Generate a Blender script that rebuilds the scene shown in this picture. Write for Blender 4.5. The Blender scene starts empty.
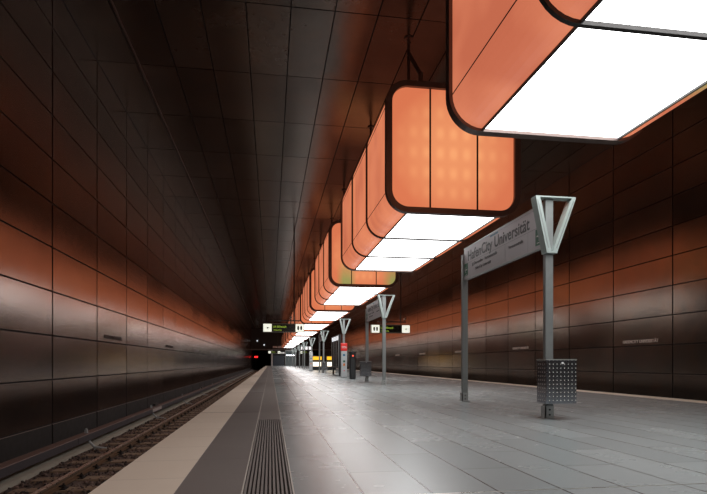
import bpy, math, random
from mathutils import Vector, Matrix
random.seed(4)
C = bpy.context.scene.collection
H = 0.78                      # camera height over the platform

# ------------------------------------------------------------------ helpers
class MB:
    def __init__(s): s.v = []; s.f = []; s.m = []; s.mi = 0
    def add(s, vs, fs):
        n = len(s.v); s.v += [tuple(v) for v in vs]
        for f in fs: s.f.append(tuple(i+n for i in f)); s.m.append(s.mi)
        return s
    def box(s, x0, x1, y0, y1, z0, z1):
        if x0 > x1: x0, x1 = x1, x0
        if y0 > y1: y0, y1 = y1, y0
        if z0 > z1: z0, z1 = z1, z0
        return s.add([(x0,y0,z0),(x1,y0,z0),(x1,y1,z0),(x0,y1,z0),(x0,y0,z1),(x1,y0,z1),(x1,y1,z1),(x0,y1,z1)],
              [(0,3,2,1),(4,5,6,7),(0,1,5,4),(1,2,6,5),(2,3,7,6),(3,0,4,7)])
    def prism(s, pts, a, b, axis='y'):
        """polygon pts swept from a to b along axis; pts are (x,z) for y, (y,z) for x, (x,y) for z"""
        n = len(pts)
        def P(p, t):
            if axis == 'y': return (p[0], t, p[1])
            if axis == 'x': return (t, p[0], p[1])
            return (p[0], p[1], t)
        vs = [P(p, a) for p in pts] + [P(p, b) for p in pts]
        fs = [tuple(range(n-1,-1,-1)), tuple(range(n, 2*n))] + [(i, (i+1)%n, n+(i+1)%n, n+i) for i in range(n)]
        return s.add(vs, fs)
    def tube(s, p0, p1, r, n=10, r1=None):
        p0 = Vector(p0); p1 = Vector(p1); d = (p1-p0).normalized()
        a = d.orthogonal().normalized(); b = d.cross(a); r1 = r if r1 is None else r1
        vs = []
        for p, q in ((p0, r), (p1, r1)):
            for i in range(n):
                t = 2*math.pi*i/n; vs.append(p + (a*math.cos(t)+b*math.sin(t))*q)
        fs = [tuple(range(n-1,-1,-1)), tuple(range(n, 2*n))] + [(i,(i+1)%n,n+(i+1)%n,n+i) for i in range(n)]
        return s.add(vs, fs)
    def ring(s, outer, inner, y0, y1):
        n = len(outer)
        vs = [(p[0], y, p[1]) for y in (y0, y1) for q in (outer, inner) for p in q]
        fs = []
        for i in range(n):
            j = (i+1) % n
            fs += [(i, j, n+j, n+i), (2*n+j, 2*n+i, 3*n+i, 3*n+j), (j, i, 2*n+i, 2*n+j), (n+i, n+j, 3*n+j, 3*n+i)]
        return s.add(vs, fs)
    def build(s, name, mats, parent=None, loc=(0,0,0), bevel=0, smooth=False):
        me = bpy.data.meshes.new(name); me.from_pydata(s.v, [], s.f)
        if not isinstance(mats, (list, tuple)): mats = [mats]
        for m in mats: me.materials.append(m)
        me.polygons.foreach_set('material_index', s.m)
        me.validate(); me.update()
        import bmesh
        bm = bmesh.new(); bm.from_mesh(me); bmesh.ops.recalc_face_normals(bm, faces=bm.faces); bm.to_mesh(me); bm.free()
        if smooth:
            for p in me.polygons: p.use_smooth = True
        o = bpy.data.objects.new(name, me); C.objects.link(o); o.location = loc
        if parent: o.parent = parent
        if bevel:
            b = o.modifiers.new('bevel', 'BEVEL'); b.width = bevel; b.segments = 2; b.limit_method = 'ANGLE'
        return o

def tag(o, label, cat, group=None, kind=None):
    o['label'] = label; o['category'] = cat
    if group: o['group'] = group
    if kind: o['kind'] = kind
    return o
def thing(name, loc, label, cat, group=None, rz=0):
    o = bpy.data.objects.new(name, None); C.objects.link(o); o.location = loc; o.rotation_euler.z = rz
    o.empty_display_size = .2
    return tag(o, label, cat, group)
def struct(mb, name, m, **k):
    o = mb.build(name, m, **k); o['kind'] = 'structure'; return o
def copy_tree(o, parent=None):
    c = o.copy(); C.objects.link(c)
    if parent: c.parent = parent
    for ch in list(o.children): copy_tree(ch, c)
    return c
def text(name, body, size, m, parent=None, depth=.003, align='LEFT', squash=1.0, weight=0.0):
    cu = bpy.data.curves.new(name, 'FONT'); cu.body = body; cu.size = size; cu.extrude = depth; cu.align_x = align
    cu.offset = weight
    o = bpy.data.objects.new('tmp', cu); C.objects.link(o)
    bpy.context.view_layer.update()
    me = bpy.data.meshes.new_from_object(o.evaluated_get(bpy.context.evaluated_depsgraph_get()))
    bpy.data.objects.remove(o)
    for v in me.vertices: v.co.x *= squash
    me.materials.clear(); me.materials.append(m)
    t = bpy.data.objects.new(name, me); C.objects.link(t)
    if parent: t.parent = parent
    return t
# text standing upright, read from the -X side (left-to-right = -Y), the +X side (left-to-right = +Y) or the -Y side
FACE_NEGX = (math.pi/2, 0, -math.pi/2)
FACE_POSX = (math.pi/2, 0, math.pi/2)
FACE_NEGY = (math.pi/2, 0, 0)

# ------------------------------------------------------------------ materials
class NT:
    def __init__(s, name):
        s.m = bpy.data.materials.new(name); s.m.use_nodes = True
        s.t = s.m.node_tree; s.n = s.t.nodes; s.b = s.n['Principled BSDF']
    def N(s, t, **k):
        n = s.n.new(t)
        for a, v in k.items(): setattr(n, a, v)
        return n
    def L(s, a, b): s.t.links.new(a, b)
    def math(s, op, a, b=None, c=None):
        n = s.N('ShaderNodeMath', operation=op)
        for i, x in enumerate((a, b, c)):
            if x is None: continue
            if isinstance(x, (int, float)): n.inputs[i].default_value = x
            else: s.L(x, n.inputs[i])
        return n.outputs[0]
    def mix(s, f, a, b, blend='MIX'):
        n = s.N('ShaderNodeMix', data_type='RGBA', blend_type=blend)
        for i, x in ((0, f), (6, a), (7, b)):
            if isinstance(x, (int, float)): n.inputs[i].default_value = x
            elif isinstance(x, tuple): n.inputs[i].default_value = (*x, 1)
            else: s.L(x, n.inputs[i])
        return n.outputs[2]
    def geo(s):
        g = s.N('ShaderNodeNewGeometry'); x = s.N('ShaderNodeSeparateXYZ'); s.L(g.outputs['Position'], x.inputs[0])
        return g.outputs['Position'], x.outputs[0], x.outputs[1], x.outputs[2]
    def noise(s, vec, scale, detail=3, rough=.5, stretch=None):
        if stretch:
            mp = s.N('ShaderNodeMapping'); mp.inputs['Scale'].default_value = stretch; s.L(vec, mp.inputs[0]); vec = mp.outputs[0]
        n = s.N('ShaderNodeTexNoise'); s.L(vec, n.inputs['Vector'])
        n.inputs['Scale'].default_value = scale; n.inputs['Detail'].default_value = detail; n.inputs['Roughness'].default_value = rough
        return n.outputs[0]
    def ramp(s, v, a, b, lo=0.0, hi=1.0):
        n = s.N('ShaderNodeMapRange'); n.clamp = True
        s.L(v, n.inputs[0]); n.inputs[1].default_value = a; n.inputs[2].default_value = b
        n.inputs[3].default_value = lo; n.inputs[4].default_value = hi
        return n.outputs[0]
    def combine(s, x, y, z=0.0):
        n = s.N('ShaderNodeCombineXYZ')
        for i, q in enumerate((x, y, z)):
            if isinstance(q, (int, float)): n.inputs[i].default_value = q
            else: s.L(q, n.inputs[i])
        return n.outputs[0]
    def set(s, **k):
        for a, v in k.items():
            i = s.b.inputs[a.replace('_', ' ')]
            if isinstance(v, (int, float)): i.default_value = v
            elif isinstance(v, tuple): i.default_value = (*v, 1)
            else: s.L(v, i)
        return s

def plain(name, col, rough=.5, metal=0.0, var=.12, scale=8, bump=0.0):
    t = NT(name); p, x, y, z = t.geo()
    n = t.noise(p, scale, 4)
    t.set(Base_Color=t.mix(n, tuple(c*(1-var) for c in col), tuple(min(1, c*(1+var)) for c in col)),
          Roughness=t.ramp(n, .3, .7, max(.02, rough-.05), rough+.05), Metallic=metal)
    if bump:
        b = t.N('ShaderNodeBump'); b.inputs['Strength'].default_value = bump; b.inputs['Distance'].default_value = .01
        t.L(t.noise(p, scale*6, 4), b.inputs['Height']); t.L(b.outputs[0], t.b.inputs['Normal'])
    return t.m

def emit(name, col, strength, rough=.4):
    t = NT(name); t.set(Base_Color=col, Roughness=rough, Emission_Color=col, Emission_Strength=strength)
    return t.m

def steel_cladding(name, pa, pb, a0, asz, b0, bsz, dark, light, rough, graze=(.62,.56,.52), nodiff=.5):
    """oxidised steel sheets; tone varies from sheet to sheet and in cloudy patches"""
    t = NT(name); p, x, y, z = t.geo(); ax = {'x': x, 'y': y, 'z': z}
    ia = t.math('FLOOR', t.math('DIVIDE', t.math('SUBTRACT', ax[pa], a0), asz))
    ib = t.math('FLOOR', t.math('DIVIDE', t.math('SUBTRACT', ax[pb], b0), bsz))
    w = t.N('ShaderNodeTexWhiteNoise', noise_dimensions='3D'); t.L(t.combine(ia, ib, 3.3), w.inputs['Vector'])
    big = t.noise(p, .9, 4, .55); fine = t.noise(p, 5, 3, .5)
    f = t.math('ADD', t.math('MULTIPLY', w.outputs['Value'], .28), t.math('ADD', t.math('MULTIPLY', t.ramp(big, .3, .7), .4), t.math('MULTIPLY', fine, .42)))
    col = t.mix(t.ramp(f, .2, .9), dark, light)
    rust = t.ramp(t.noise(p, 2.0, 4, .55), .5, .75, 0, .4)
    col = t.mix(rust, col, (light[0]*1.05, light[1]*.72, light[2]*.5))
    lw = t.N('ShaderNodeLayerWeight'); lw.inputs[0].default_value = .5
    gl = t.N('ShaderNodeBsdfAnisotropic'); gl.distribution = 'BECKMANN'
    ro = t.ramp(t.math('ADD', t.math('MULTIPLY', fine, .5), t.math('MULTIPLY', w.outputs['Value'], .5)), .1, .9, rough-.02, rough+.04)
    t.L(t.mix(t.math('POWER', lw.outputs['Facing'], 2.2), col, (graze[0], graze[1], graze[2])), gl.inputs['Color']); t.L(ro, gl.inputs['Roughness'])
    df = t.N('ShaderNodeBsdfDiffuse'); t.L(t.mix(nodiff, col, (.0,.0,.0)), df.inputs['Color'])
    ad = t.N('ShaderNodeAddShader'); t.L(gl.outputs[0], ad.inputs[0]); t.L(df.outputs[0], ad.inputs[1])
    t.L(ad.outputs[0], t.n['Material Output'].inputs['Surface'])
    b = t.N('ShaderNodeBump'); b.inputs['Strength'].default_value = .05; b.inputs['Distance'].default_value = .02
    t.L(t.noise(p, 1.6, 3), b.inputs['Height']); t.L(b.outputs[0], gl.inputs['Normal'])
    return t.m

PX, PZ, PY = 0.9288, 0.863, 2.74           # sheet sizes
Y0, Z0, XL, XR, ZC = 11.29, 0.44, -4.22, 11.57, 8.208
M = {}
M['wall'] = steel_cladding('oxidised_steel_wall', 'y', 'z', Y0, PY, Z0, PZ, (.075,.060,.054), (.17,.13,.112), .22, (.60,.53,.49), .75)
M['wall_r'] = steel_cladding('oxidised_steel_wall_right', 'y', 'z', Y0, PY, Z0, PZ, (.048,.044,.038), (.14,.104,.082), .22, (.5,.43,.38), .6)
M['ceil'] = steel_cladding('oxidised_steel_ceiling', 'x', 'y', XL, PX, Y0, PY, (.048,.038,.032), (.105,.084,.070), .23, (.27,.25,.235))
M['gap'] = plain('dark_gap', (.006,.005,.005), .8)
M['bottom_row'] = plain('dark_bottom_sheet', (.013,.011,.010), .55)  # near-black colour for the bottom row of wall sheets
M['edge'] = plain('lit_sheet_edge', (.38,.31,.27), .5)  # light caught on the sheets' top edges, painted in as a pale colour
M['steel'] = plain('brushed_steel', (.50,.51,.50), .38, .75, .08, 20)
M['post'] = plain('galvanised_post', (.25,.265,.26), .42, .55, .12, 14)
M['pale'] = plain('pale_grey_enamel', (.35,.41,.39), .4, .1, .06, 14)
M['frame'] = plain('dark_bronze_frame', (.14,.10,.09), .42, .4, .1)
M['seam'] = plain('black_rubber_seam', (.02,.017,.016), .6)
M['concrete'] = plain('pit_concrete', (.36,.34,.28), .8, 0, .25, 5, .3)
M['dirty'] = plain('dark_concrete', (.045,.042,.04), .85, 0, .25, 4, .3)
M['darkpaint'] = plain('charcoal_paint', (.03,.032,.034), .45)
M['white'] = plain('white_enamel', (.75,.74,.74), .4, 0, .03)
M['board'] = plain('sign_face', (.52,.49,.51), .35, 0, .04, 3)
M['ink'] = plain('black_ink', (.012,.012,.014), .5)
M['green'] = plain('green_sign_enamel', (.01,.11,.055), .4)
M['blue'] = plain('teal_blue_ink', (.01,.13,.24), .4)
M['red'] = plain('red_enamel', (.72,.03,.025), .35)
M['orange'] = plain('orange_label', (.7,.2,.03), .4)
M['rail'] = plain('rusty_rail_side', (.17,.10,.055), .55, .5, .25, 12)
M['railtop'] = plain('worn_rail_head', (.36,.29,.23), .3, .8, .1, 12)
M['timber'] = plain('stained_timber', (.27,.19,.125), .85, 0, .35, 6, .5)
M['clip'] = plain('black_clip', (.018,.014,.012), .6, .2)
M['cover'] = plain('brown_cover_top', (.15,.10,.085), .5, 0, .15, 5)
M['coverside'] = plain('grey_cover_side', (.06,.055,.06), .5, 0, .15, 5)
M['bracket'] = plain('grey_insulator', (.38,.42,.42), .45)
M['lightbox'] = emit('indicator_white_panel', (.90,.93,.80), .72)
M['screen'] = plain('black_screen', (.012,.014,.01), .25)
M['led'] = emit('yellow_green_led', (.35,.52,.05), .55)
M['redlamp'] = emit('red_signal_lamp', (1,.02,.02), 3)
M['smalllamp'] = emit('small_white_lamp', (.9,.95,1), 6)
M['yellowlamp'] = emit('amber_backlit_band', (1,.55,.02), .75)
M['warmlamp'] = emit('warm_backlit_panel', (1,.86,.66), 1.6)
M['diffuser'] = emit('white_light_diffuser', (1,1,1), 4.9)
M['coollamp'] = emit('cool_backlit_panel', (.75,.9,1), .8)
M['shutter'] = plain('blue_grey_shutter', (.07,.09,.12), .5)
M['glass'] = plain('dark_reflective_glass', (.05,.07,.075), .08)

def orange(name, face=False, green=None):
    t = NT(name); tc = t.N('ShaderNodeTexCoord'); v = tc.outputs['Object']
    s = t.N('ShaderNodeSeparateXYZ'); t.L(v, s.inputs[0]); x, y, z = s.outputs
    oi = t.N('ShaderNodeObjectInfo')
    n1 = t.noise(v, .8, 2)
    col = t.mix(t.ramp(n1, .35, .65), (.58,.15,.078), (.76,.235,.12))
    if face:      # soft lamp clusters behind the diffusing sheet
        gx = t.math('MULTIPLY_ADD', t.math('COSINE', t.math('MULTIPLY', x, 2*math.pi/.29)), .5, .5)
        gz = t.math('MULTIPLY_ADD', t.math('COSINE', t.math('MULTIPLY', z, 2*math.pi/.42)), .5, .5)
        r2 = t.math('ADD', t.math('MULTIPLY', x, x), t.math('MULTIPLY', t.math('SUBTRACT', z, 1.3), t.math('SUBTRACT', z, 1.3)))
        hot = t.math('MULTIPLY', t.ramp(r2, .0, 1.9, 1, .0), t.math('MULTIPLY_ADD', t.math('MULTIPLY', gx, gz), .45, .62))
        col = t.mix(hot, (.72,.19,.085), (.98,.40,.17))
    else:         # cloudy vertical bands along the flank
        gy = t.noise(v, 1.0, 2, .5, (.2, 2.2, .35))
        col = t.mix(t.ramp(gy, .35, .7, 0, .6), col, (.86,.27,.12))
    if green:
        for (ax, c, w) in green:
            q = {'x': x, 'y': y, 'z': z}[ax]
            d = t.math('ABSOLUTE', t.math('SUBTRACT', q, c))
            col = t.mix(t.math('MULTIPLY', t.ramp(d, w*.3, w, .9, 0), t.ramp(z, .3, 1.15, 1, 0)), col, (.26,.33,.10))
    t.set(Base_Color=(.25,.10,.06), Roughness=.3, Emission_Color=col, Emission_Strength=.76)
    return t.m
M['or_side'] = orange('orange_glowing_flank')
M['or_face'] = orange('orange_glowing_end', True)
M['or_face_g'] = orange('orange_green_glowing_end', True, [('x', -.72, .42), ('x', 1.35, .6)])
def or_green():
    t = NT('orange_green_flank'); tc = t.N('ShaderNodeTexCoord'); v = tc.outputs['Object']
    s = t.N('ShaderNodeSeparateXYZ'); t.L(v, s.inputs[0]); x, y, z = s.outputs
    n1 = t.noise(v, .8, 2)
    col = t.mix(t.ramp(n1, .35, .65), (.58,.15,.078), (.76,.235,.12))
    g = t.math('MULTIPLY', t.ramp(x, 0, .5), t.ramp(t.math('ABSOLUTE', t.math('SUBTRACT', y, 4.9)), .5, 1.1, .85, 0))
    t.set(Base_Color=(.25,.10,.06), Roughness=.3, Emission_Color=t.mix(g, col, (.13,.36,.12)), Emission_Strength=.76)
    return t.m
M['or_side_g'] = or_green()
M['or_roof'] = emit('dim_orange_roof', (.55,.17,.10), .35)

def stone(name, xa, xs, ys, c1, c2, joint, jw, rough, shiftodd=.5, var=.5):
    t = NT(name); p, x, y, z = t.geo()
    u = t.math('DIVIDE', t.math('SUBTRACT', x, xa), xs); iu = t.math('FLOOR', u); fu = t.math('SUBTRACT', u, iu)
    off = t.math('MULTIPLY', t.math('MODULO', t.math('ABSOLUTE', iu), 2.0), shiftodd)
    w = t.math('ADD', t.math('DIVIDE', t.math('SUBTRACT', y, 3.07), ys), off); iw = t.math('FLOOR', w); fw = t.math('SUBTRACT', w, iw)
    du = t.math('MULTIPLY', t.math('SUBTRACT', .5, t.math('ABSOLUTE', t.math('SUBTRACT', fu, .5))), xs)
    dw = t.math('MULTIPLY', t.math('SUBTRACT', .5, t.math('ABSOLUTE', t.math('SUBTRACT', fw, .5))), ys)
    j = t.math('MAXIMUM', t.ramp(du, jw*.5, jw, .95, 0), t.ramp(dw, jw*.5, jw, .5, 0))
    wn = t.N('ShaderNodeTexWhiteNoise', noise_dimensions='3D'); t.L(t.combine(iu, iw, 1.7), wn.inputs['Vector'])
    speck = t.noise(p, 90, 3, .7); cloud = t.noise(p, 1.3, 5, .6)
    f = t.math('ADD', t.math('MULTIPLY', wn.outputs['Value'], var), t.math('MULTIPLY', t.ramp(cloud, .2, .8), .9-var))
    col = t.mix(t.ramp(f, 0, .9), c1, c2)
    col = t.mix(t.ramp(speck, .35, .7, 0, .03), col, (.8,.8,.8))
    col = t.mix(j, col, joint)
    t.set(Specular_IOR_Level=.33)
    t.set(Base_Color=col, Roughness=t.math('ADD', t.ramp(cloud, .3, .7, rough-.003, rough+.003), t.math('MULTIPLY', wn.outputs['Value'], .004)))
    return t.m
M['floor'] = stone('granite_slabs', .1345, .4095, 1.37, (.245,.272,.274), (.310,.340,.342), (.08,.072,.068), .009, .27, var=.8)
M['beige'] = stone('cream_edge_slabs', -3.0, 9.9, .685, (.80,.70,.57), (.88,.79,.66), (.30,.25,.2), .005, .5, 0, .35)
M['darkstone'] = stone('dark_stone_band', -3.0, 9.9, 1.37, (.185,.168,.158), (.235,.215,.20), (.07,.06,.058), .004, .42, 0, .4)
M['ribgap'] = plain('groove_dirt', (.02,.018,.017), .8)
M['joint'] = plain('steel_joint_strip', (.6,.6,.56), .3, .9)

# ------------------------------------------------------------------ the setting: shell
YB, YE = -16.15, 120.89        # back and far end (multiples of the sheet length)
def cladding(plane, a_edges, b_edges, at, sign, gap=.012, depth=.025, tilt=.0011, ga=.012, gb=.012):
    """sheets with open joints between them. plane 'x' (a=y,b=z) or 'z' (a=x,b=y); sign = direction the sheets face"""
    mb = MB()
    for i in range(len(a_edges)-1):
        for j in range(len(b_edges)-1):
            a0, a1, b0, b1 = a_edges[i]+ga, a_edges[i+1]-ga, b_edges[j]+gb, b_edges[j+1]-gb
            ta, tb = random.gauss(0, tilt), random.gauss(0, tilt); ca, cb = (a0+a1)/2, (b0+b1)/2
            pts = []
            for (u, v, k) in ((a0,b0,0),(a1,b0,0),(a1,b1,0),(a0,b1,0),(a0+.004,b0+.004,1),(a1-.004,b0+.004,1),(a1-.004,b1-.004,1),(a0+.004,b1-.004,1)):
                d = at + sign*((depth if k else .002) + ta*(u-ca) + tb*(v-cb))
                pts.append((d, u, v) if plane == 'x' else (u, v, d))
            mb.mi = 3 if plane == 'x' and b_edges[j+1] < 0 else 0; mb.add(pts, [(4,5,6,7)]); mb.mi = 1; mb.add(pts, [(0,1,5,4),(1,2,6,5),(3,0,4,7)]); mb.mi = 2 if plane == 'x' and b_edges[j+1] < H else 1; mb.add(pts, [(2,3,7,6)])  # top edges below eye level take the pale painted-light colour
    mb.mi = 1
    A0, A1, B0, B1 = a_edges[0], a_edges[-1], b_edges[0], b_edges[-1]
    t = .25
    if plane == 'x': mb.box(at-sign*t, at, A0, A1, B0, B1)
    else: mb.box(A0, A1, B0, B1, at-sign*t, at)
    return mb
yed = [Y0+PY*k for k in range(-10, 41)]
zed = [-1.35, Z0-PZ] + [Z0+PZ*k for k in range(0, 10)]
xed = [XL+PX*k for k in range(18)]
struct(cladding('x', yed, zed, XL-.025, 1, ga=.024), 'wall_left', [M['wall'], M['gap'], M['edge'], M['bottom_row']])
struct(cladding('x', yed, zed, XR+.025, -1, ga=.02), 'wall_right', [M['wall_r'], M['gap'], M['edge'], M['bottom_row']])
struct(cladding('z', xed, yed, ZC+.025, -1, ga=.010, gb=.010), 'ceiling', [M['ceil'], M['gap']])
struct(MB().box(-3.235,-3.205,yed[0],yed[-1],ZC-.03,ZC-.002), 'trim_1', M['frame'])
# back wall behind the viewer
struct(MB().box(XL-.3,XR+.3,YB-.3,YB,-1.35,ZC+.3), 'wall_back', M['wall'])

# platform slab, bands, tactile strip
PL, PR, YP = -1.07, 8.66, 119.0
mb = MB().box(.1345, PR-.51, YB, YP, -.25, 0)
struct(mb, 'floor', M['floor'])
struct(MB().box(PL,-.568,YB,YP,-.16,0), 'trim_2', M['beige'])
struct(MB().box(PR-.51,PR,YB,YP,-.16,0), 'trim_3', M['beige'])
struct(MB().box(-.568,-.166,YB,YP,-.25,0), 'floor.001', M['darkstone'])
mb = MB().box(-.166,.1345,7.42,YP,-.25,0); mb.box(-.166,.1345,YB,7.42,-.25,-.012)
struct(mb, 'floor.002', M['darkstone'])
mb = MB(); mb.mi = 1; mb.box(-.166,.1345,YB,7.42,-.012,-.009); mb.mi = 0
nr = 12; pit = .3005/nr
for i in range(nr):
    x = -.166+pit*(i+.5)
    mb.prism([(x-.0075,-.009),(x+.0075,-.009),(x+.0055,.0),(x-.0055,.0)], YB, 7.42)
struct(mb, 'trim_4', [plain('rib_stone', (.24,.22,.205), .45), M['ribgap']])
mb = MB()
for xx in (-.169, .1375): mb.box(xx-.005, xx+.005, YB, YP, -.001, .0015)
struct(mb, 'trim_5', plain('band_joint', (.55,.52,.47), .5))
mb = MB()
for k in range(-1, 21):
    y = 3.07+5.48*k
    mb.box(.14, PR-.52, y-.006, y+.006, -.001, .0012)
struct(mb, 'trim_6', M['joint'])
mb = MB()
for k in range(-1, 21):
    y = 3.07+5.48*k+.02
    mb.box(PL+.01, -.17, y-.005, y+.005, -.001, .001)
struct(mb, 'trim_7', M['gap'])
# platform body under the slab
struct(MB().box(PL+.35,PR-.35,YB,YP,-1.35,-.252), 'wall_platform', M['dirty'])
# track pit
struct(MB().box(XL,PL+.35,YB,170,-1.5,-1.25), 'floor.003', M['dirty'])
struct(MB().box(PR-.35,XR,YB,170,-1.5,-1.25), 'floor.004', M['dirty'])
struct(MB().prism([(XL+.005,-1.25),(-3.80,-1.25),(-3.80,-1.03),(-3.84,-1.015),(XL+.005,-1.015)], YB, 170), 'floor.005', M['concrete'])

# ballast
def ballast(name, x0, x1, stones, label):
    mb = MB(); rnd = random.Random(8)
    nx, ny = 14, 420
    ys = [YB + (170-YB)*(j/ny) for j in range(ny+1)]
    vs = [(x0+(x1-x0)*i/nx, y, -1.075+rnd.uniform(-.012,.012)) for y in ys for i in range(nx+1)]
    mb.add(vs, [(j*(nx+1)+i, j*(nx+1)+i+1, (j+1)*(nx+1)+i+1, (j+1)*(nx+1)+i) for j in range(ny) for i in range(nx)])
    t = (1+5**.5)/2
    ico = [Vector(v).normalized() for v in [(-1,t,0),(1,t,0),(-1,-t,0),(1,-t,0),(0,-1,t),(0,1,t),(0,-1,-t),(0,1,-t),(t,0,-1),(t,0,1),(-t,0,-1),(-t,0,1)]]
    fs = [(0,11,5),(0,5,1),(0,1,7),(0,7,10),(0,10,11),(1,5,9),(5,11,4),(11,10,2),(10,7,6),(7,1,8),(3,9,4),(3,4,2),(3,2,6),(3,6,8),(3,8,9),(4,9,5),(2,4,11),(6,2,10),(8,6,7),(9,8,1)]
    for k in range(stones):
        y = 2.5 + 40*rnd.random()**1.7; x = rnd.uniform(x0+.03, x1-.03)
        r = rnd.uniform(.016, .034); sc = Vector((rnd.uniform(.7,1.3), rnd.uniform(.7,1.3), rnd.uniform(.6,1)))
        c = Vector((x, y, -1.072+rnd.uniform(-.006,.02))); mb.mi = rnd.randrange(3)
        q = Matrix.Rotation(rnd.uniform(0,6.28), 3, Vector((rnd.random(), rnd.random(), 1)).normalized())
        mb.add([c + q @ Vector((v.x*sc.x, v.y*sc.y, v.z*sc.z))*r*rnd.uniform(.8,1.15) for v in ico], fs)
    o = mb.build(name, [plain('ballast_a', (.12,.082,.065), .9, 0, .4, 25), plain('ballast_b', (.20,.135,.11), .9, 0, .35, 25), plain('ballast_c', (.05,.036,.032), .9, 0, .4, 25)])
    tag(o, label, 'ballast', kind='stuff')
ballast('ballast', -3.80, PL+.33, 15000, 'brown crushed stone ballast filling the left track bed between the sleepers')

# sleepers with rail clips
TC = -2.36
proto = None
n_s = 0
SP = .745
y = 2.35
while y < 116:
    if proto is None:
        s = MB(); s.prism([(TC-1.3,-.11),(TC+1.3,-.11),(TC+1.3,.06),(TC+1.28,.075),(TC-1.28,.075),(TC-1.3,.06)], -.13, .13)
        o = s.build('sleeper', M['timber'], loc=(0, y, -1.125))
        for sx in (-.72, .72):
            b = MB(); xx = TC+sx
            b.box(xx-.17, xx+.17, -.08, .08, .0755, .09)
            for q in (-.125, .125):
                b.tube((xx+q, 0, .09), (xx+q, 0, .135), .026, 8); b.tube((xx+q, 0, .135), (xx+q, 0, .16), .014, 8)
                b.prism([(xx+q*.55,.095),(xx+q*1.2,.09),(xx+q*1.2,.115),(xx+q*.55,.125)], -.035, .035)
            b.build('rail_clip', M['clip'], o)
        proto = o
    else:
        o = copy_tree(proto); o.location = (0, y, -1.125)
    tag(o, 'brown weathered cross sleeper under the rail of the left track', 'sleeper', 'sleepers of the left track')
    y += SP
# rails
def rail(xc, label):
    z = -1.035; mb = MB()
    mb.prism([(-.07,0),(.07,0),(.07,.012),(.012,.03),(.01,.105),(-.01,.105),(-.012,.03),(-.07,.012)], YB+.01, 168); 
    mb.mi = 1
    mb.prism([(-.034,.104),(.034,.104),(.036,.132),(.028,.14),(-.028,.14),(-.036,.132)], YB+.01, 168); mb.v = [(a, b, c*.8 if i < 16 else c-.028) for i, (a, b, c) in enumerate(mb.v)]
    o = mb.build('track_rail', [M['rail'], M['railtop']], loc=(xc, 0, z+.003)); tag(o, label, 'rail')
rail(TC-.68, 'rusty running rail in full view on the sleepers, nearer the left wall')
rail(TC+.72, 'rusty running rail tucked beside the platform edge of the left track')

# conductor rail with cover, brackets
cr = thing('conductor_rail', (-3.85, 0, -1.02), 'long brown and grey covered power rail on bent brackets along the left wall', 'power rail')
mb = MB(); mb.mi = 0
mb.prism([(-.10,.305),(.095,.305),(.10,.298),(.10,.292),(-.10,.292)], YB+.02, 120)
mb.mi = 1
mb.prism([(.10,.292),(.10,.165),(.088,.165),(.086,.285),(-.10,.285),(-.10,.292)], YB+.02, 120)
mb.build('cover', [M['cover'], M['coverside']], cr)
MB().prism([(-.045,.175),(.045,.175),(.045,.205),(.015,.215),(.015,.25),(.04,.262),(-.04,.262),(-.015,.25),(-.015,.215),(-.045,.205)], YB+.02, 120).build('contact_bar', M['rail'], cr)
mb0 = None
for k in range(-2, 18):
    y = 12.1+6.25*k
    if mb0 is None:
        b = MB()
        b.box(-.03, .02, -.035, .035, .3, .375); b.box(-.02, .01, -.022, .022, .375, .405); b.box(-.03, .045, -.02, .02, .15, .31)
        pts = [(.02,.20),(.055,.17),(.055,.12),(.16,.0),(.40,-.035)]
        for p, q in zip(pts, pts[1:]): b.tube((p[0], 0, p[1]), (q[0], 0, q[1]), .026, 8)
        b.box(.14, .46, -.05, .05, -.052, -.036)
        o = b.build('support_bracket', M['bracket'], cr); mb0 = o
    else:
        o = mb0.copy(); C.objects.link(o); o.parent = cr
    o.location = (0, y, 0)
plate = MB().box(.1, .106, 18.1, 19.5, .19, .285).build('number_plate', plain('pale_plate', (.5,.45,.42), .5), cr)
for y in (19.1, 31.6): MB().box(-.10, -.02, y, y+.5, .306, .39).build('junction_box', M['darkpaint'], cr)
for i, yy in enumerate((-.9, 5, 11.3, 24, 30, 40)):
    MB().box(.1, .103, yy, yy+.02, .17, .3).build('cover_joint', M['seam'], cr)

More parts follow.
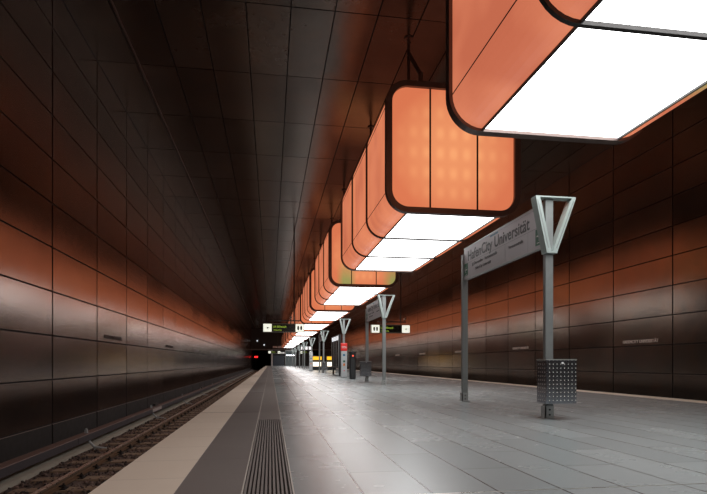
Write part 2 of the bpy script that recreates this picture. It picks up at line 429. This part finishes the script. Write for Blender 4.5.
# ------------------------------------------------------------------ light containers
BX0, BW, BH, BL, BZ = 2.36, 2.86, 2.68, 7.10, 3.88
def rrect(w, h, r, n=8, inset=0.0):
    """rounded rectangle centred on x, from z=inset to h-inset; counter-clockwise from bottom-left start of bottom edge"""
    w2 = w/2-inset; r = max(.01, r-inset); z0, z1 = inset, h-inset; pts = []
    for cx, cz, a0 in ((w2-r, z0+r, -90), (w2-r, z1-r, 0), (-w2+r, z1-r, 90), (-w2+r, z0+r, 180)):
        for i in range(n+1):
            a = math.radians(a0+90*i/n); pts.append((cx+r*math.cos(a), cz+r*math.sin(a)))
    return pts
R = .44
def make_container(label, side, face):
    t = thing('light_container', (BX0+BW/2, 0, BZ), label, 'light box', 'glowing light boxes hanging under the ceiling')
    out = rrect(BW, BH, R, 8, .02); n = len(out); seg = BL/3
    inner = rrect(BW, BH, R, 8, .045)
    h1 = [q for q in range(n) if q < 14]; h2 = [q for q in range(n) if q >= n-14]; roof = [q for q in range(n) if 13 <= q <= n-14]
    def strip(idx, y0, y1):
        m = len(idx); o_ = [out[q] for q in idx]; i_ = [inner[q] for q in idx]
        mb = MB(); vs = [(p[0], y, p[1]) for y in (y0, y1) for q in (o_, i_) for p in q]; fs = []
        for i in range(m-1):
            fs += [(i, i+1, 2*m+i+1, 2*m+i), (m+i+1, m+i, 3*m+i, 3*m+i+1), (i, m+i, m+i+1, i+1), (2*m+i+1, 3*m+i+1, 3*m+i, 2*m+i)]
        fs += [(0, 2*m, 3*m, m), (m-1, 2*m-1, 4*m-1, 3*m-1)]
        mb.add(vs, fs)
        mb.m = [0 if (q < 4*(m-1) and q % 4 == 0) else 1 for q in range(len(fs))]     # only the outer sheet glows
        return mb
    for k in range(3):
        y0, y1 = seg*k+.02, seg*(k+1)-.02
        strip(h1, y0, y1).build('side_panel', [side, M['frame']], t)
        strip(h2, y0, y1).build('side_panel', [side, M['frame']], t)
        strip(roof, y0, y1).build('roof_panel', [M['or_roof'], M['frame']], t)
        bw = BW/2-R-.012
        bp = MB().box(-bw, bw, y0, y1, .022, .045); bp.m = [0,1,1,1,1,1]
        bp.build('bottom_panel', [M['diffuser'], M['frame']], t)
    # thin dark lines where flank bends into corner and corner meets the bottom
    mb = MB()
    for s in (-1, 1):
        mb.box(s*(BW/2-R)-.013, s*(BW/2-R)+.013, 0.02, BL-.02, -.006, .05)
        for zz in (R, BH-R): mb.box(s*(BW/2-.012), s*(BW/2-.03), .02, BL-.02, zz-.005, zz+.005)
    mb.build('edge_strip', M['seam'], t)
    for k in (1, 2):
        MB().ring(rrect(BW, BH, R, 8, -.02), rrect(BW, BH, R, 8, .06), seg*k-.026, seg*k+.026).build('seam_rib', M['seam'], t)
    for y0, y1, yp, d in ((-.05, .09, .035, 1), (BL-.09, BL+.05, BL-.035, -1)):
        o = MB().ring(rrect(BW+.02, BH+.0, R+.01, 10, -.018), rrect(BW, BH, R, 10, .10), y0, y1).build('end_frame', M['frame'], t)
        f = rrect(BW, BH, R, 8, .09)
        ep = MB().prism(f, yp-.01, yp+.01); ep.m = [1]*len(ep.m); ep.m[0 if d == 1 else 1] = 0
        ep.build('end_panel', [face if d == 1 else M['or_face'], M['frame']], t)
        mb = MB()
        for xx in (-BW/2+.09+.83, -BW/2+.09+.83+1.03): mb.box(xx-.017, xx+.017, yp-d*.028, yp-d*.011, .085, BH-.085)
        mb.build('end_mullion', M['seam'], t)
    # hangers: upright plus slanting stay, on both sides at both ends
    top = ZC - BZ
    for y, d in ((1.2, -1), (BL-1.2, 1)):
        for s in (-.66, .66):
            mb = MB()
            mb.tube((s, y, BH-.03), (s, y, top-.001), .035, 10)
            mb.tube((s, y, top-.35), (s, y+d*1.0, BH+.28), .045, 10)
            mb.tube((s, y+d*1.0, BH-.03), (s, y+d*1.0, BH+.32), .05, 10)
            mb.tube((s, y, top-.03), (s, y, top-.001), .10, 12)
            mb.build('hanger', M['frame'], t)
    return t
PER = 10.96
ordw = ['behind', 'nearest', 'second', 'third', 'fourth', 'fifth', 'sixth', 'seventh', 'eighth', 'ninth', 'tenth', 'eleventh']
base = make_container('', M['or_side'], M['or_face'])
special = {1: 'nearest orange light box, cut by the top right of the frame, green lower edge',
           2: 'orange light box with its whole lit end showing, second along the row',
           3: 'third orange light box, with green patches low on its lit end'}
for k in range(-2, 10):
    i = k+2
    if k == -1: o = make_container('', M['or_side_g'], M['or_face'])
    elif k == 1: o = make_container('', M['or_side'], M['or_face_g'])
    elif k == -2: o = base
    else: o = copy_tree(base)
    o.location = (BX0+BW/2, 10.77+PER*k, BZ)
    o['label'] = special.get(i, 'orange light box hanging over the platform, %s from the camera along the row' % ordw[i] if i else 'orange light box hanging behind the camera, out of view')

# ------------------------------------------------------------------ platform signs
XC = 3.85
def v_frame(par, y):
    mb = MB(); zt, zb, wt, wb, th = 3.085, 2.335, .298, .080, .062
    y0, y1 = y-.10, y+.045
    for s in (-1, 1):
        mb.prism([(s*wb-.03, zb), (s*(wb-.07)-.03, zb), (s*(wt-th-.008  )+.028, zt-.02), (s*(wt-th  )+.028, zt), (s*wt+.028, zt)], y0, y1)
    mb.box(-wt+.028, wt+.028, y0, y1, zt, zt+.018)
    mb.box(-wb-.03, wb-.03, y0, y1, zb-.018, zb)
    v = mb.build('v_frame', M['pale'], par, (.035, 0, -.02))
    g = MB()
    for s in (-1, 1):      # dark slot down the front edge of each limb
        g.prism([(s*(wb-.012)-.024, zb+.05), (s*(wb-.026)-.024, zb+.05), (s*(wt-th+.022)+.024, zt-.04), (s*(wt-th+.036)+.024, zt-.04)], y0-.002, y0+.004)
    g.build('slot', M['post'], v)
def post(par, y, z1, foot=True):
    mb = MB(); mb.box(-.056, .056, y-.035, y+.035, 0, z1)
    p = mb.build('post', M['post'], par)
    f = MB().box(-.078, .056, y-.055, y-.036, 0, .17); f.box(-.078,-.057,y-.055,y+.055,0,.17); f.box(-.1,.08,y-.08,y+.07,0,.008)
    f = f.build('foot_plate', M['steel'], p)
    b = MB()
    for z in (.05, .12): b.tube((-.008, y-.064, z), (-.008, y-.056, z), .014, 8)
    b.build('bolt', M['ink'], p)
def sign_text(par, s):
    # board face looks to -X; distances run from the far post (left as read) to the near one
    L = 3.19
    def put(name, body, size, d, z, m='ink', squash=1, weight=0):
        t = text(name, body, size, M[m], par, .001, 'LEFT', squash, weight); t.rotation_euler = FACE_NEGX
        t.location = (-.0285, L-d, z); return t
    put('title_text', 'HafenCity Universität', .27, .20, .335, squash=1.07, weight=.004)
    put('small_text', 'Überseeallee    Versmannstraße', .082, .52, .205)
    put('small_text', 'HafenCity Universität', .082, .60, .10)
    put('small_text', 'Versmannstraße', .078, 2.02, .185)
    put('small_text', '2', .07, 2.92, .48)
    lb = MB()
    lb.box(-.0282,-.0275, .02, L-.02, .292, .297); lb.box(-.0282,-.0275, L-.33, L-.326, .0, .29); lb.box(-.0282,-.0275, L-1.9, L-1.896, .0, .29)
    lb.box(-.0282,-.0275, .5, .504, .0, .29); lb.box(-.0282,-.0275, .02, L-1.2, .575, .578)
    lb.box(-.0288,-.0275, L-.50, L-.42, .19, .26)
    lb.build('rule_lines', plain('grey_ink', (.16,.15,.16), .5), par)
    MB().box(-.0288,-.0275, L-1.62, L-1.28, .548, .582).build('line_badge', M['blue'], par)
    for y0, sgn in ((L-.215, 1), (.07, -1)):
        g = MB().box(-.0295,-.0275, y0, y0+.195, .06 if sgn>0 else .04, .30 if sgn>0 else .28).build('exit_pictogram', M['green'], par)
        a = MB(); cy, cz = y0+.0975, .175
        a.box(-.0305,-.0294, cy-.06, cy+.06, cz-.010, cz+.010)
        tip = cy+sgn*.065; bk = cy+sgn*.0
        for q in (1, -1):
            a.add([(-.0305, tip, cz-.012*q), (-.0305, tip, cz+.012*q), (-.0305, bk, cz+.075*q), (-.0305, bk, cz+.05*q)], [(0,1,2,3)])
        a.box(-.0305,-.0294, cy-.05, cy+.05, cz-.105, cz-.095)
        a.build('arrow', M['white'], g)
def station_sign(y, label, detail=True):
    t = thing('station_name_sign', (XC, y, 0), label, 'sign', 'station name signs along the platform')
    post(t, 0, 3.085); post(t, 3.28, 2.93)
    v_frame(t, 0)
    b = MB().box(-.027, .027, 0, 3.19, 0, .60).build('sign_board', M['board'], t, (0, .045, 2.43))
    fr = MB()
    fr.box(-.034,.034, 0,3.19, .60,.615); fr.box(-.034,.034,0,3.19,-.015,0)
    fr.build('board_frame', M['steel'], b)
    if detail: sign_text(b, 1)
    return t
sg = station_sign(7.03, 'large white HafenCity Universität sign on two posts with V frame, nearest the camera')
def csign(y, label):
    o = copy_tree(sg); o.location.y = y; o['label'] = label
csign(18.05, 'second white station name sign, between the pale V post and bin')
csign(39.3, 'small distant station name sign, just left of the glass display case')
csign(61.6, 'faraway station name sign with tiny pale V, beyond the white help column')
csign(83.5, 'farthest tiny station name sign near the end of the platform')
for y, lab in ((28.3, 'pale V shaped frame on grey post over the red topped help column'),
               (50.9, 'tiny pale V shaped frame above the distant grey help column'),
               (72.5, 'minute pale V shaped frame between distant signs near platform end'),
               (94.5, 'farthest minute pale V shaped frame close to the end wall')):
    t = thing('v_frame_post', (XC, y, 0), lab, 'post', 'V topped posts'); post(t, 0, 3.085); v_frame(t, 0)

# litter bins
def perforated():
    t = NT('perforated_steel'); tc = t.N('ShaderNodeTexCoord'); s = t.N('ShaderNodeSeparateXYZ'); t.L(tc.outputs['Object'], s.inputs[0])
    g = t.N('ShaderNodeNewGeometry'); ns = t.N('ShaderNodeSeparateXYZ'); t.L(g.outputs['Normal'], ns.inputs[0])
    def cell(q): return t.math('SUBTRACT', t.math('FRACT', t.math('ADD', t.math('DIVIDE', q, .054), -.333)), .5)
    side = t.math('GREATER_THAN', t.math('ABSOLUTE', ns.outputs[0]), .5)
    hx = t.math('ADD', t.math('MULTIPLY', cell(s.outputs[0]), t.math('SUBTRACT', 1, side)), t.math('MULTIPLY', cell(s.outputs[1]), side))
    hz = cell(s.outputs[2])
    d = t.math('SQRT', t.math('ADD', t.math('MULTIPLY', hx, hx), t.math('MULTIPLY', hz, hz)))
    dot = t.math('LESS_THAN', d, .12)
    t.set(Base_Color=t.mix(dot, (.38,.40,.44), (.7,.7,.64)), Metallic=t.ramp(dot, 0, 1, .95, 0), Roughness=t.ramp(dot, 0, 1, .14, .5))
    return t.m
def litter_bin(x, y, label):
    t = thing('litter_bin', (x, y, .225), label, 'bin', 'perforated litter bins on sign posts')
    w, d, h = .435, .26, .585
    mb = MB()
    mb.box(0, w, 0, .012, 0, h); mb.box(0, w, d-.012, d, 0, h); mb.box(0, .012, .012, d-.012, 0, h); mb.box(w-.012, w, .012, d-.012, 0, h)
    mb.box(.012, w-.012, .012, d-.012, .0, .015)
    mb.build('body', perforated(), t, bevel=.004)
    r = MB(); r.box(-.004, w+.004, -.004, .004, h, h+.012); r.box(-.004, w+.004, d-.004, d+.004, h, h+.012); r.box(-.004,.004,.004,d-.004,h,h+.012); r.box(w-.004,w+.004,.004,d-.004,h,h+.012)
    r.build('rim', M['steel'], t)
    k = MB(); k.tube((.23,-.012,h-.04),(.23,-.0,h-.04),.014,12); k.build('lock', M['white'], t)
    a = MB(); a.box(.16,.25,d,d+.03,.1,.5); a.build('mount', M['steel'], t)
    return t
lb = litter_bin(3.64, 6.69, 'perforated steel litter bin low on the near post of the nearest sign')
def cbin(x, y, l):
    o = copy_tree(lb); o.location = (x, y, .225); o['label'] = l
cbin(3.54, 21.05, 'perforated litter bin on the far post of the second sign')
cbin(3.66, 39.0, 'small distant litter bin below the V of the third name sign')

# help column (red top), one near, one far
def help_column(y, label, tall=1.78):
    t = thing('help_column', (3.72, y, 0), label, 'help point', 'help and information columns')
    MB().box(-.15,.15,-.09,.09,.02,1.36).build('body', plain('grey_column', (.50,.52,.53), .4), t, bevel=.01)
    MB().box(-.16,.16,-.1,.1,0,.02).build('base', M['darkpaint'], t)
    r = MB().box(-.165,.165,-.11,.11,1.362,1.76).build('red_head', M['red'], t, bevel=.03)
    r['label'] = 'red rounded head'
    tx = text('lettering', 'SOS', .15, M['white'], r, .002, 'CENTER'); tx.rotation_euler = FACE_NEGY; tx.location = (0, -.113, 1.5)
    b = MB().box(-.06,.06,-.098,-.091,1.10,1.20).build('blue_label', M['blue'], t)
    MB().box(-.05,.05,-.098,-.091,.78,.88).build('green_button', M['green'], t)
    MB().box(-.05,.05,-.098,-.091,.60,.72).build('orange_button', M['orange'], t)
    MB().tube((0,-.1,.35),(0,-.091,.35),.03,12).build('red_button', M['red'], t)
    return t
hc = help_column(27.3, 'grey help column with a red head standing under a V post')
o = help_column(50.0, 'distant pale column under a far V post, left of the yellow glow')
for c in o.children:
    if c.name.startswith('red_head'):
        c.data.materials[0] = plain('pale_head', (.5,.52,.53), .4); c.name = 'head'; del c['label']
# black column
t = thing('black_column', (3.77, 24.7, 0), 'slim black rounded column with a small red lamp near its top', 'column')
mb = MB(); mb.tube((0,0,.0),(0,0,1.22),.15,20); mb.build('body', M['darkpaint'], t, smooth=False)
MB().tube((0,0,1.222),(0,0,1.27),.165,20).build('cap', M['darkpaint'], t)
MB().tube((0,0,1.272),(0,0,1.38),.025,10).build('knob', M['darkpaint'], t)
MB().tube((.0,-.165,1.08),(.0,-.145,1.08),.04,16).build('red_lamp', emit('dim_red_lamp', (1,.12,.06), .9), t)
mb = MB()
for q in (-.05,.05): mb.box(q-.006,q+.006,-.158,-.14,.05,.95)
mb.build('groove', M['post'], t)

# glass display case
t = thing('display_case', (XC, 29.9, 0), 'tall dark framed poster display case on two legs behind the help column', 'display case')
mb = MB()
for y in (.15, 3.2): mb.box(-.05,.05,y-.06,y+.06,0,.46)
mb.box(-.05,.05,.09,3.26,.0,.03)
mb.build('legs', M['darkpaint'], t)
MB().box(-.07,.07,0,3.35,.46,2.34).build('case', M['darkpaint'], t, bevel=.01)
for k in range(3):
    y0 = .08+k*1.09
    p = MB().box(-.076,-.0705,y0,y0+1.0,.55,2.0).build('glass_pane', M['glass'], t)
    MB().box(-.078,-.0705,y0+.03,y0+.97,2.05,2.28).build('lit_header', emit('case_header', (.85,.87,.9), .75), t)
mb = MB()
for k in range(4): mb.box(-.09,-.0705,.02+k*1.09,.06+k*1.09,.48,2.32)
mb.build('mullions', M['steel'], t)

# hanging train indicators
def indicator(x, y, label, text_body, left_clock, rod_dx, cam_side):
    t = thing('train_indicator', (x, y, 2.49), label, 'train indicator', 'hanging train indicators')
    w, h = 2.34, .50
    MB().box(-w/2, w/2, -.12, .12, 0, h).build('housing', plain('olive_grey_housing', (.16,.15,.12), .5), t, bevel=.01)
    MB().box(-w/2+.52, w/2-.52, -.126, -.121, .04, h-.04).build('screen', M['screen'], t)
    a = text('screen_text', text_body, .17, M['led'], t, .001, 'LEFT', .95); a.rotation_euler = FACE_NEGY; a.location = (-w/2+.56, -.1275, .26)
    a = text('screen_text', 'HafenCity', .12, M['led'], t, .001, 'LEFT', .95); a.rotation_euler = FACE_NEGY; a.location = (-w/2+.60, -.1275, .09)
    for s in (-1, 1):
        cx = s*(w/2-.26)
        p = MB().box(cx-.23, cx+.23, -.13, -.121, .03, h-.03)
        clock = (s == -1) == left_clock
        p = p.build('clock_panel' if clock else 'pictogram_panel', M['lightbox'], t)
        if clock:
            m = MB(); m.tube((cx,-.133,h/2),(cx,-.1305,h/2),.045,12); m.add([(cx-.01,-.134,h/2),(cx+.12,-.134,h/2-.01),(cx+.12,-.134,h/2+.015),(cx-.01,-.134,h/2+.03)], [(0,1,2,3)])
            m.add([(cx-.012,-.134,h/2),(cx+.012,-.134,h/2),(cx+.06,-.134,h/2-.11),(cx+.045,-.134,h/2-.11)], [(0,1,2,3)])
            m.build('clock_hands', M['ink'], p)
        else:
            m = MB()
            for q in (-.085, .085):
                m.add([(cx+q+.058*math.cos(u*math.pi/8), -.1335, h/2+.14*math.sin(u*math.pi/8)) for u in range(16)], [tuple(range(16))])
            m.build('pictogram', M['ink'], p)
    top = ZC-2.49
    b = MB(); b.tube((rod_dx, 0, h+.2), (rod_dx, 0, top-.002), .04, 10)
    b.box(-.75, .95, -.03, .03, h+.14, h+.2)
    for q in (-.6, .6): b.box(q-.015,q+.015,-.015,.015,h+.001,h+.14)
    b.build('hanging_bar', M['darkpaint'], t)
    return t
i1 = indicator(.74, 30.95, 'train indicator hanging over the left edge, green text between white panels', 'U4 Billstedt', True, .60, 1)
i2 = indicator(6.98, 30.95, 'train indicator hanging on the right, partly behind the second V post', 'U4 Billstedt', False, .62, 1)
for src, x, lab in ((i1, .74, 'tiny far train indicator at the left end of the platform'), (i2, 6.98, 'tiny far train indicator at the right near the platform end')):
    o = copy_tree(src); o.location = (x, 106, 2.49); o['label'] = lab
def camera_(x, y, z, lab):
    t = thing('security_camera', (x, y, z), lab, 'camera')
    MB().box(-.015,.015,-.015,.015,0,.1).build('mount', M['darkpaint'], t)
    MB().tube((0,-.18,.15),(0,.12,.15),.06,12).build('body', M['steel'], t)
    MB().tube((0,-.185,.15),(0,-.181,.15),.045,12).build('lens', M['ink'], t)
camera_(1.15, 30.95, 3.19, 'small camera on the bar of the left train indicator')
camera_(7.85, 30.95, 3.19, 'small camera on the bar end of the right train indicator')

# hanging wayfinding sign far along
t = thing('hanging_wayfinding_sign', (4.6, 70, 2.38), 'small dark hanging sign with three white squares, far down the platform', 'sign')
MB().box(-.75,.75,-.06,.06,0,.5).build('housing', M['darkpaint'], t)
for k in range(3): MB().box(-.68+k*.5,-.68+k*.5+.34,-.066,-.061,.06,.44).build('white_panel', emit('dim_white_panel', (.9,.85,.85), .4), t)
mb = MB()
for q in (-.5,.5): mb.tube((q,0,.5),(q,0,1.49),.02,8)
mb.build('hanging_rods', M['darkpaint'], t)

# ticket machines with glowing amber band
def machine(x, y, w, lab):
    t = thing('lit_counter', (x, y, 0), lab, 'machine', 'low machines glowing amber and white')
    MB().box(-w/2,w/2,-.3,.3,0,1.42).build('body', M['darkpaint'], t, bevel=.02)
    MB().box(-w/2+.03,w/2-.03,-.31,-.301,1.02,1.36).build('amber_band', M['yellowlamp'], t)
    MB().box(-w/2+.05,w/2-.1,-.31,-.301,.38,.80).build('lit_panel', M['warmlamp'], t)
machine(4.63, 54, .95, 'low dark machine with amber band and bright front, left of the pair')
machine(6.05, 54, .95, 'low dark machine with amber band and bright front, right of the pair')

# ------------------------------------------------------------------ wall lettering
proto = text('wall_lettering', 'HAFENCITY UNIVERSITÄT', .145, plain('milled_letters_lit', (.90,.86,.80), .5, 0, .02), None, .006, 'CENTER', .98)  # pale colour paints in the bright reflection of the right-hand letters
def lettering(side, k, o):
    y = 15.43+8.22*k
    o.location = ((XL+.0075) if side < 0 else (XR-.0075), y, 1.395)
    o.rotation_euler = FACE_POSX if side < 0 else FACE_NEGX
    w = 'left' if side < 0 else 'right'
    names = ['nearest to the camera', 'second along', 'third along', 'fourth along', 'fifth along', 'sixth along', 'seventh along', 'eighth along']
    tag(o, 'small raised station name lettering on the %s steel wall, %s' % (w, names[k]), 'lettering', 'station name lettering on the walls')
mat_left = plain('milled_letters_unlit', (.10,.08,.07), .5, .3)  # same letters on the left, their dark reflection painted into the colour
right_mesh = proto.data; left_mesh = proto.data.copy(); left_mesh.materials[0] = mat_left
first = True
for side in (-1, 1):
    for k in range(8 if side < 0 else 5):
        o = proto if first else proto.copy()
        if not first: C.objects.link(o)
        o.data = left_mesh if side < 0 else right_mesh
        first = False
        lettering(side, k, o)

# ------------------------------------------------------------------ far end
struct(MB().box(XL,XR,YE,YE+.4,3.60,ZC+.1), 'wall_end', M['dirty'])
struct(MB().box(XL,XR,YE-.25,YE-.01,3.48,3.72), 'trim_8', plain('lintel', (.22,.22,.21), .6))
struct(MB().box(.15,.5,YE-.01,YE+.39,-1.3,3.47), 'wall_end.001', plain('pale_pier', (.8,.78,.74), .6))
mb = MB().box(3.1,3.25,YE,YE+.39,0,3.47); mb.box(5.6,PR+.3,YE,YE+.39,0,3.47); mb.box(.5,3.1,YE,YE+.39,2.35,3.47)
struct(mb, 'wall_end.002', M['dirty'])
struct(MB().box(.5,5.6,YP,YE+6,-.25,0), 'floor.006', M['floor'])
struct(MB().box(PL,.5,YP,YE+.39,-1.3,-.01), 'floor.007', M['dirty'])
d = struct(MB().box(.56,3.04,YE+.05,YE+.15,0,2.3), 'door_1', M['shutter'])
mb = MB()
for k in range(14): mb.box(.57,3.03,YE+.03,YE+.049,.08+k*.16,.1+k*.16)
mb.build('slat', M['darkpaint'], d)
# tunnel mouths behind
mb = MB(); mb.box(XL-.3,XL,YE,170,-1.3,4); mb.box(.16,.5,YE+.4,170,-1.3,4); mb.box(XL,.5,YE+.4,170,3.75,4); mb.box(XL-.3,.5,170,170.3,-1.5,4)
struct(mb, 'wall_tunnel', M['dirty'])
mb = MB(); mb.box(PR,XR+.3,YE+.4,170,3.75,4); mb.box(PR,PR+.3,YE+.4,170,-1.3,4); mb.box(XR,XR+.3,YE,170,-1.3,4); mb.box(PR,XR+.3,170,170.3,-1.5,4)
struct(mb, 'wall_tunnel.001', M['dirty'])
# glazed lobby between pier and right part
mb = MB(); mb.box(3.25,5.6,YE+5.8,YE+6,0,3.47); mb.box(3.2,3.25,YE+.4,YE+6,0,3.47); mb.box(5.6,5.7,YE+.4,YE+6,0,3.47); mb.box(3.2,5.7,YE+.4,YE+6,3.47,3.6)
struct(mb, 'wall_lobby', plain('lobby_wall', (.55,.6,.6), .6))
t = thing('lobby_lamp', (4.4, YE+.8, 2.3), 'bright white strip lamp in the lobby at the platform end', 'lamp')
MB().box(-.9,.9,-.1,.1,0,.12).build('diffuser', M['smalllamp'], t)
mb = MB()
for q in (-.7,.7): mb.tube((q,0,.12),(q,0,1.168),.02,6)
mb.build('rods', M['darkpaint'], t)
w = MB(); 
for x in (3.3, 4.05, 4.8, 5.5): w.box(x-.04,x+.04,YE+.15,YE+.22,0,3.3)
w.box(3.3,5.5,YE+.15,YE+.22,3.3,3.4); w.box(3.3,5.5,YE+.15,YE+.22,2.15,2.2)
struct(w, 'window_1', M['steel'])
t = thing('platform_end_sign', (1.8, YE-.35, 2.72), 'white station name strip over the shutter at the platform end', 'sign')
MB().box(-1.3,1.3,-.05,.05,0,.32).build('panel', emit('end_sign_face', (.8,.8,.78), .35), t)
a = text('lettering', 'HafenCity Universität', .24, M['ink'], t, .002, 'CENTER', .9); a.rotation_euler = FACE_NEGY; a.location = (0,-.053,.09)
mb = MB()
for q in (-1,1): mb.box(q-.02,q+.02,-.02,.02,.32,.758)
mb.build('bracket', M['darkpaint'], t)
t = thing('upper_sign', (1.7, YE-.06, 3.95), 'long pale sign above the lintel at the platform end', 'sign')
MB().box(-1.2,1.2,-.04,.04,0,.45).build('panel', plain('faded_sign', (.85,.75,.72), .5), t)
for x, z, lab in ((-2.9, 5.4, 'small white lamp high on the dark end wall, left one'), (-1.4, 4.5, 'small dim lamp just above the lintel of the tunnel mouth')):
    t = thing('wall_lamp', (x, YE-.15, z), lab, 'lamp')
    MB().tube((0,0,0),(0,0,.28),.13,10).build('bulb', emit('pale_lamp', (.8,.85,.9), .8), t)
    MB().box(-.03,.03,-.02,.149,-.08,-.002).build('arm', M['darkpaint'], t)
# red signal in the tunnel mouth
t = thing('track_signal', (-3.55, 133, -1.02), 'red glowing track signal on a pole in the left tunnel mouth', 'signal')
MB().tube((0,0,.0),(0,0,2.55),.06,8).build('pole', M['post'], t)
hd = MB().box(-.4,.6,-.1,.1,2.55,3.7).build('head', M['darkpaint'], t)
mb = MB()
for x, z in ((-.12,3.12),(.32,3.12)): mb.tube((x,-.13,z),(x,-.101,z),.19,16)
mb.build('red_lamp', M['redlamp'], hd)

# ------------------------------------------------------------------ light sampling
big = {'white_light_diffuser', 'orange_glowing_flank', 'orange_glowing_end', 'orange_green_glowing_end', 'orange_green_flank', 'small_white_lamp'}
for m in bpy.data.materials:
    m.cycles.emission_sampling = 'FRONT' if m.name in big else 'NONE'
# ------------------------------------------------------------------ camera, world, view
cam = bpy.data.cameras.new('camera'); co = bpy.data.objects.new('camera', cam); C.objects.link(co)
co.location = (0, 0, H); co.rotation_euler = (math.pi/2, 0, -math.atan2(83, 537))
cam.sensor_width = 36; cam.lens = 537/707*36; cam.shift_y = 115.3/707; cam.clip_start = .05; cam.clip_end = 400
sc = bpy.context.scene; sc.camera = co
w = bpy.data.worlds.new('world'); sc.world = w; w.use_nodes = True
w.node_tree.nodes['Background'].inputs[0].default_value = (.01,.01,.012,1); w.node_tree.nodes['Background'].inputs[1].default_value = .3
vs = sc.view_settings; sc.display_settings.display_device = 'sRGB'
vs.view_transform = 'Standard'; vs.look = 'None'; vs.gamma = 1; vs.use_curve_mapping = False; vs.exposure = .3
sc.cycles.use_denoising = True
sc.cycles.sample_clamp_indirect = 4; sc.cycles.max_bounces = 10; sc.cycles.glossy_bounces = 6; sc.cycles.diffuse_bounces = 5
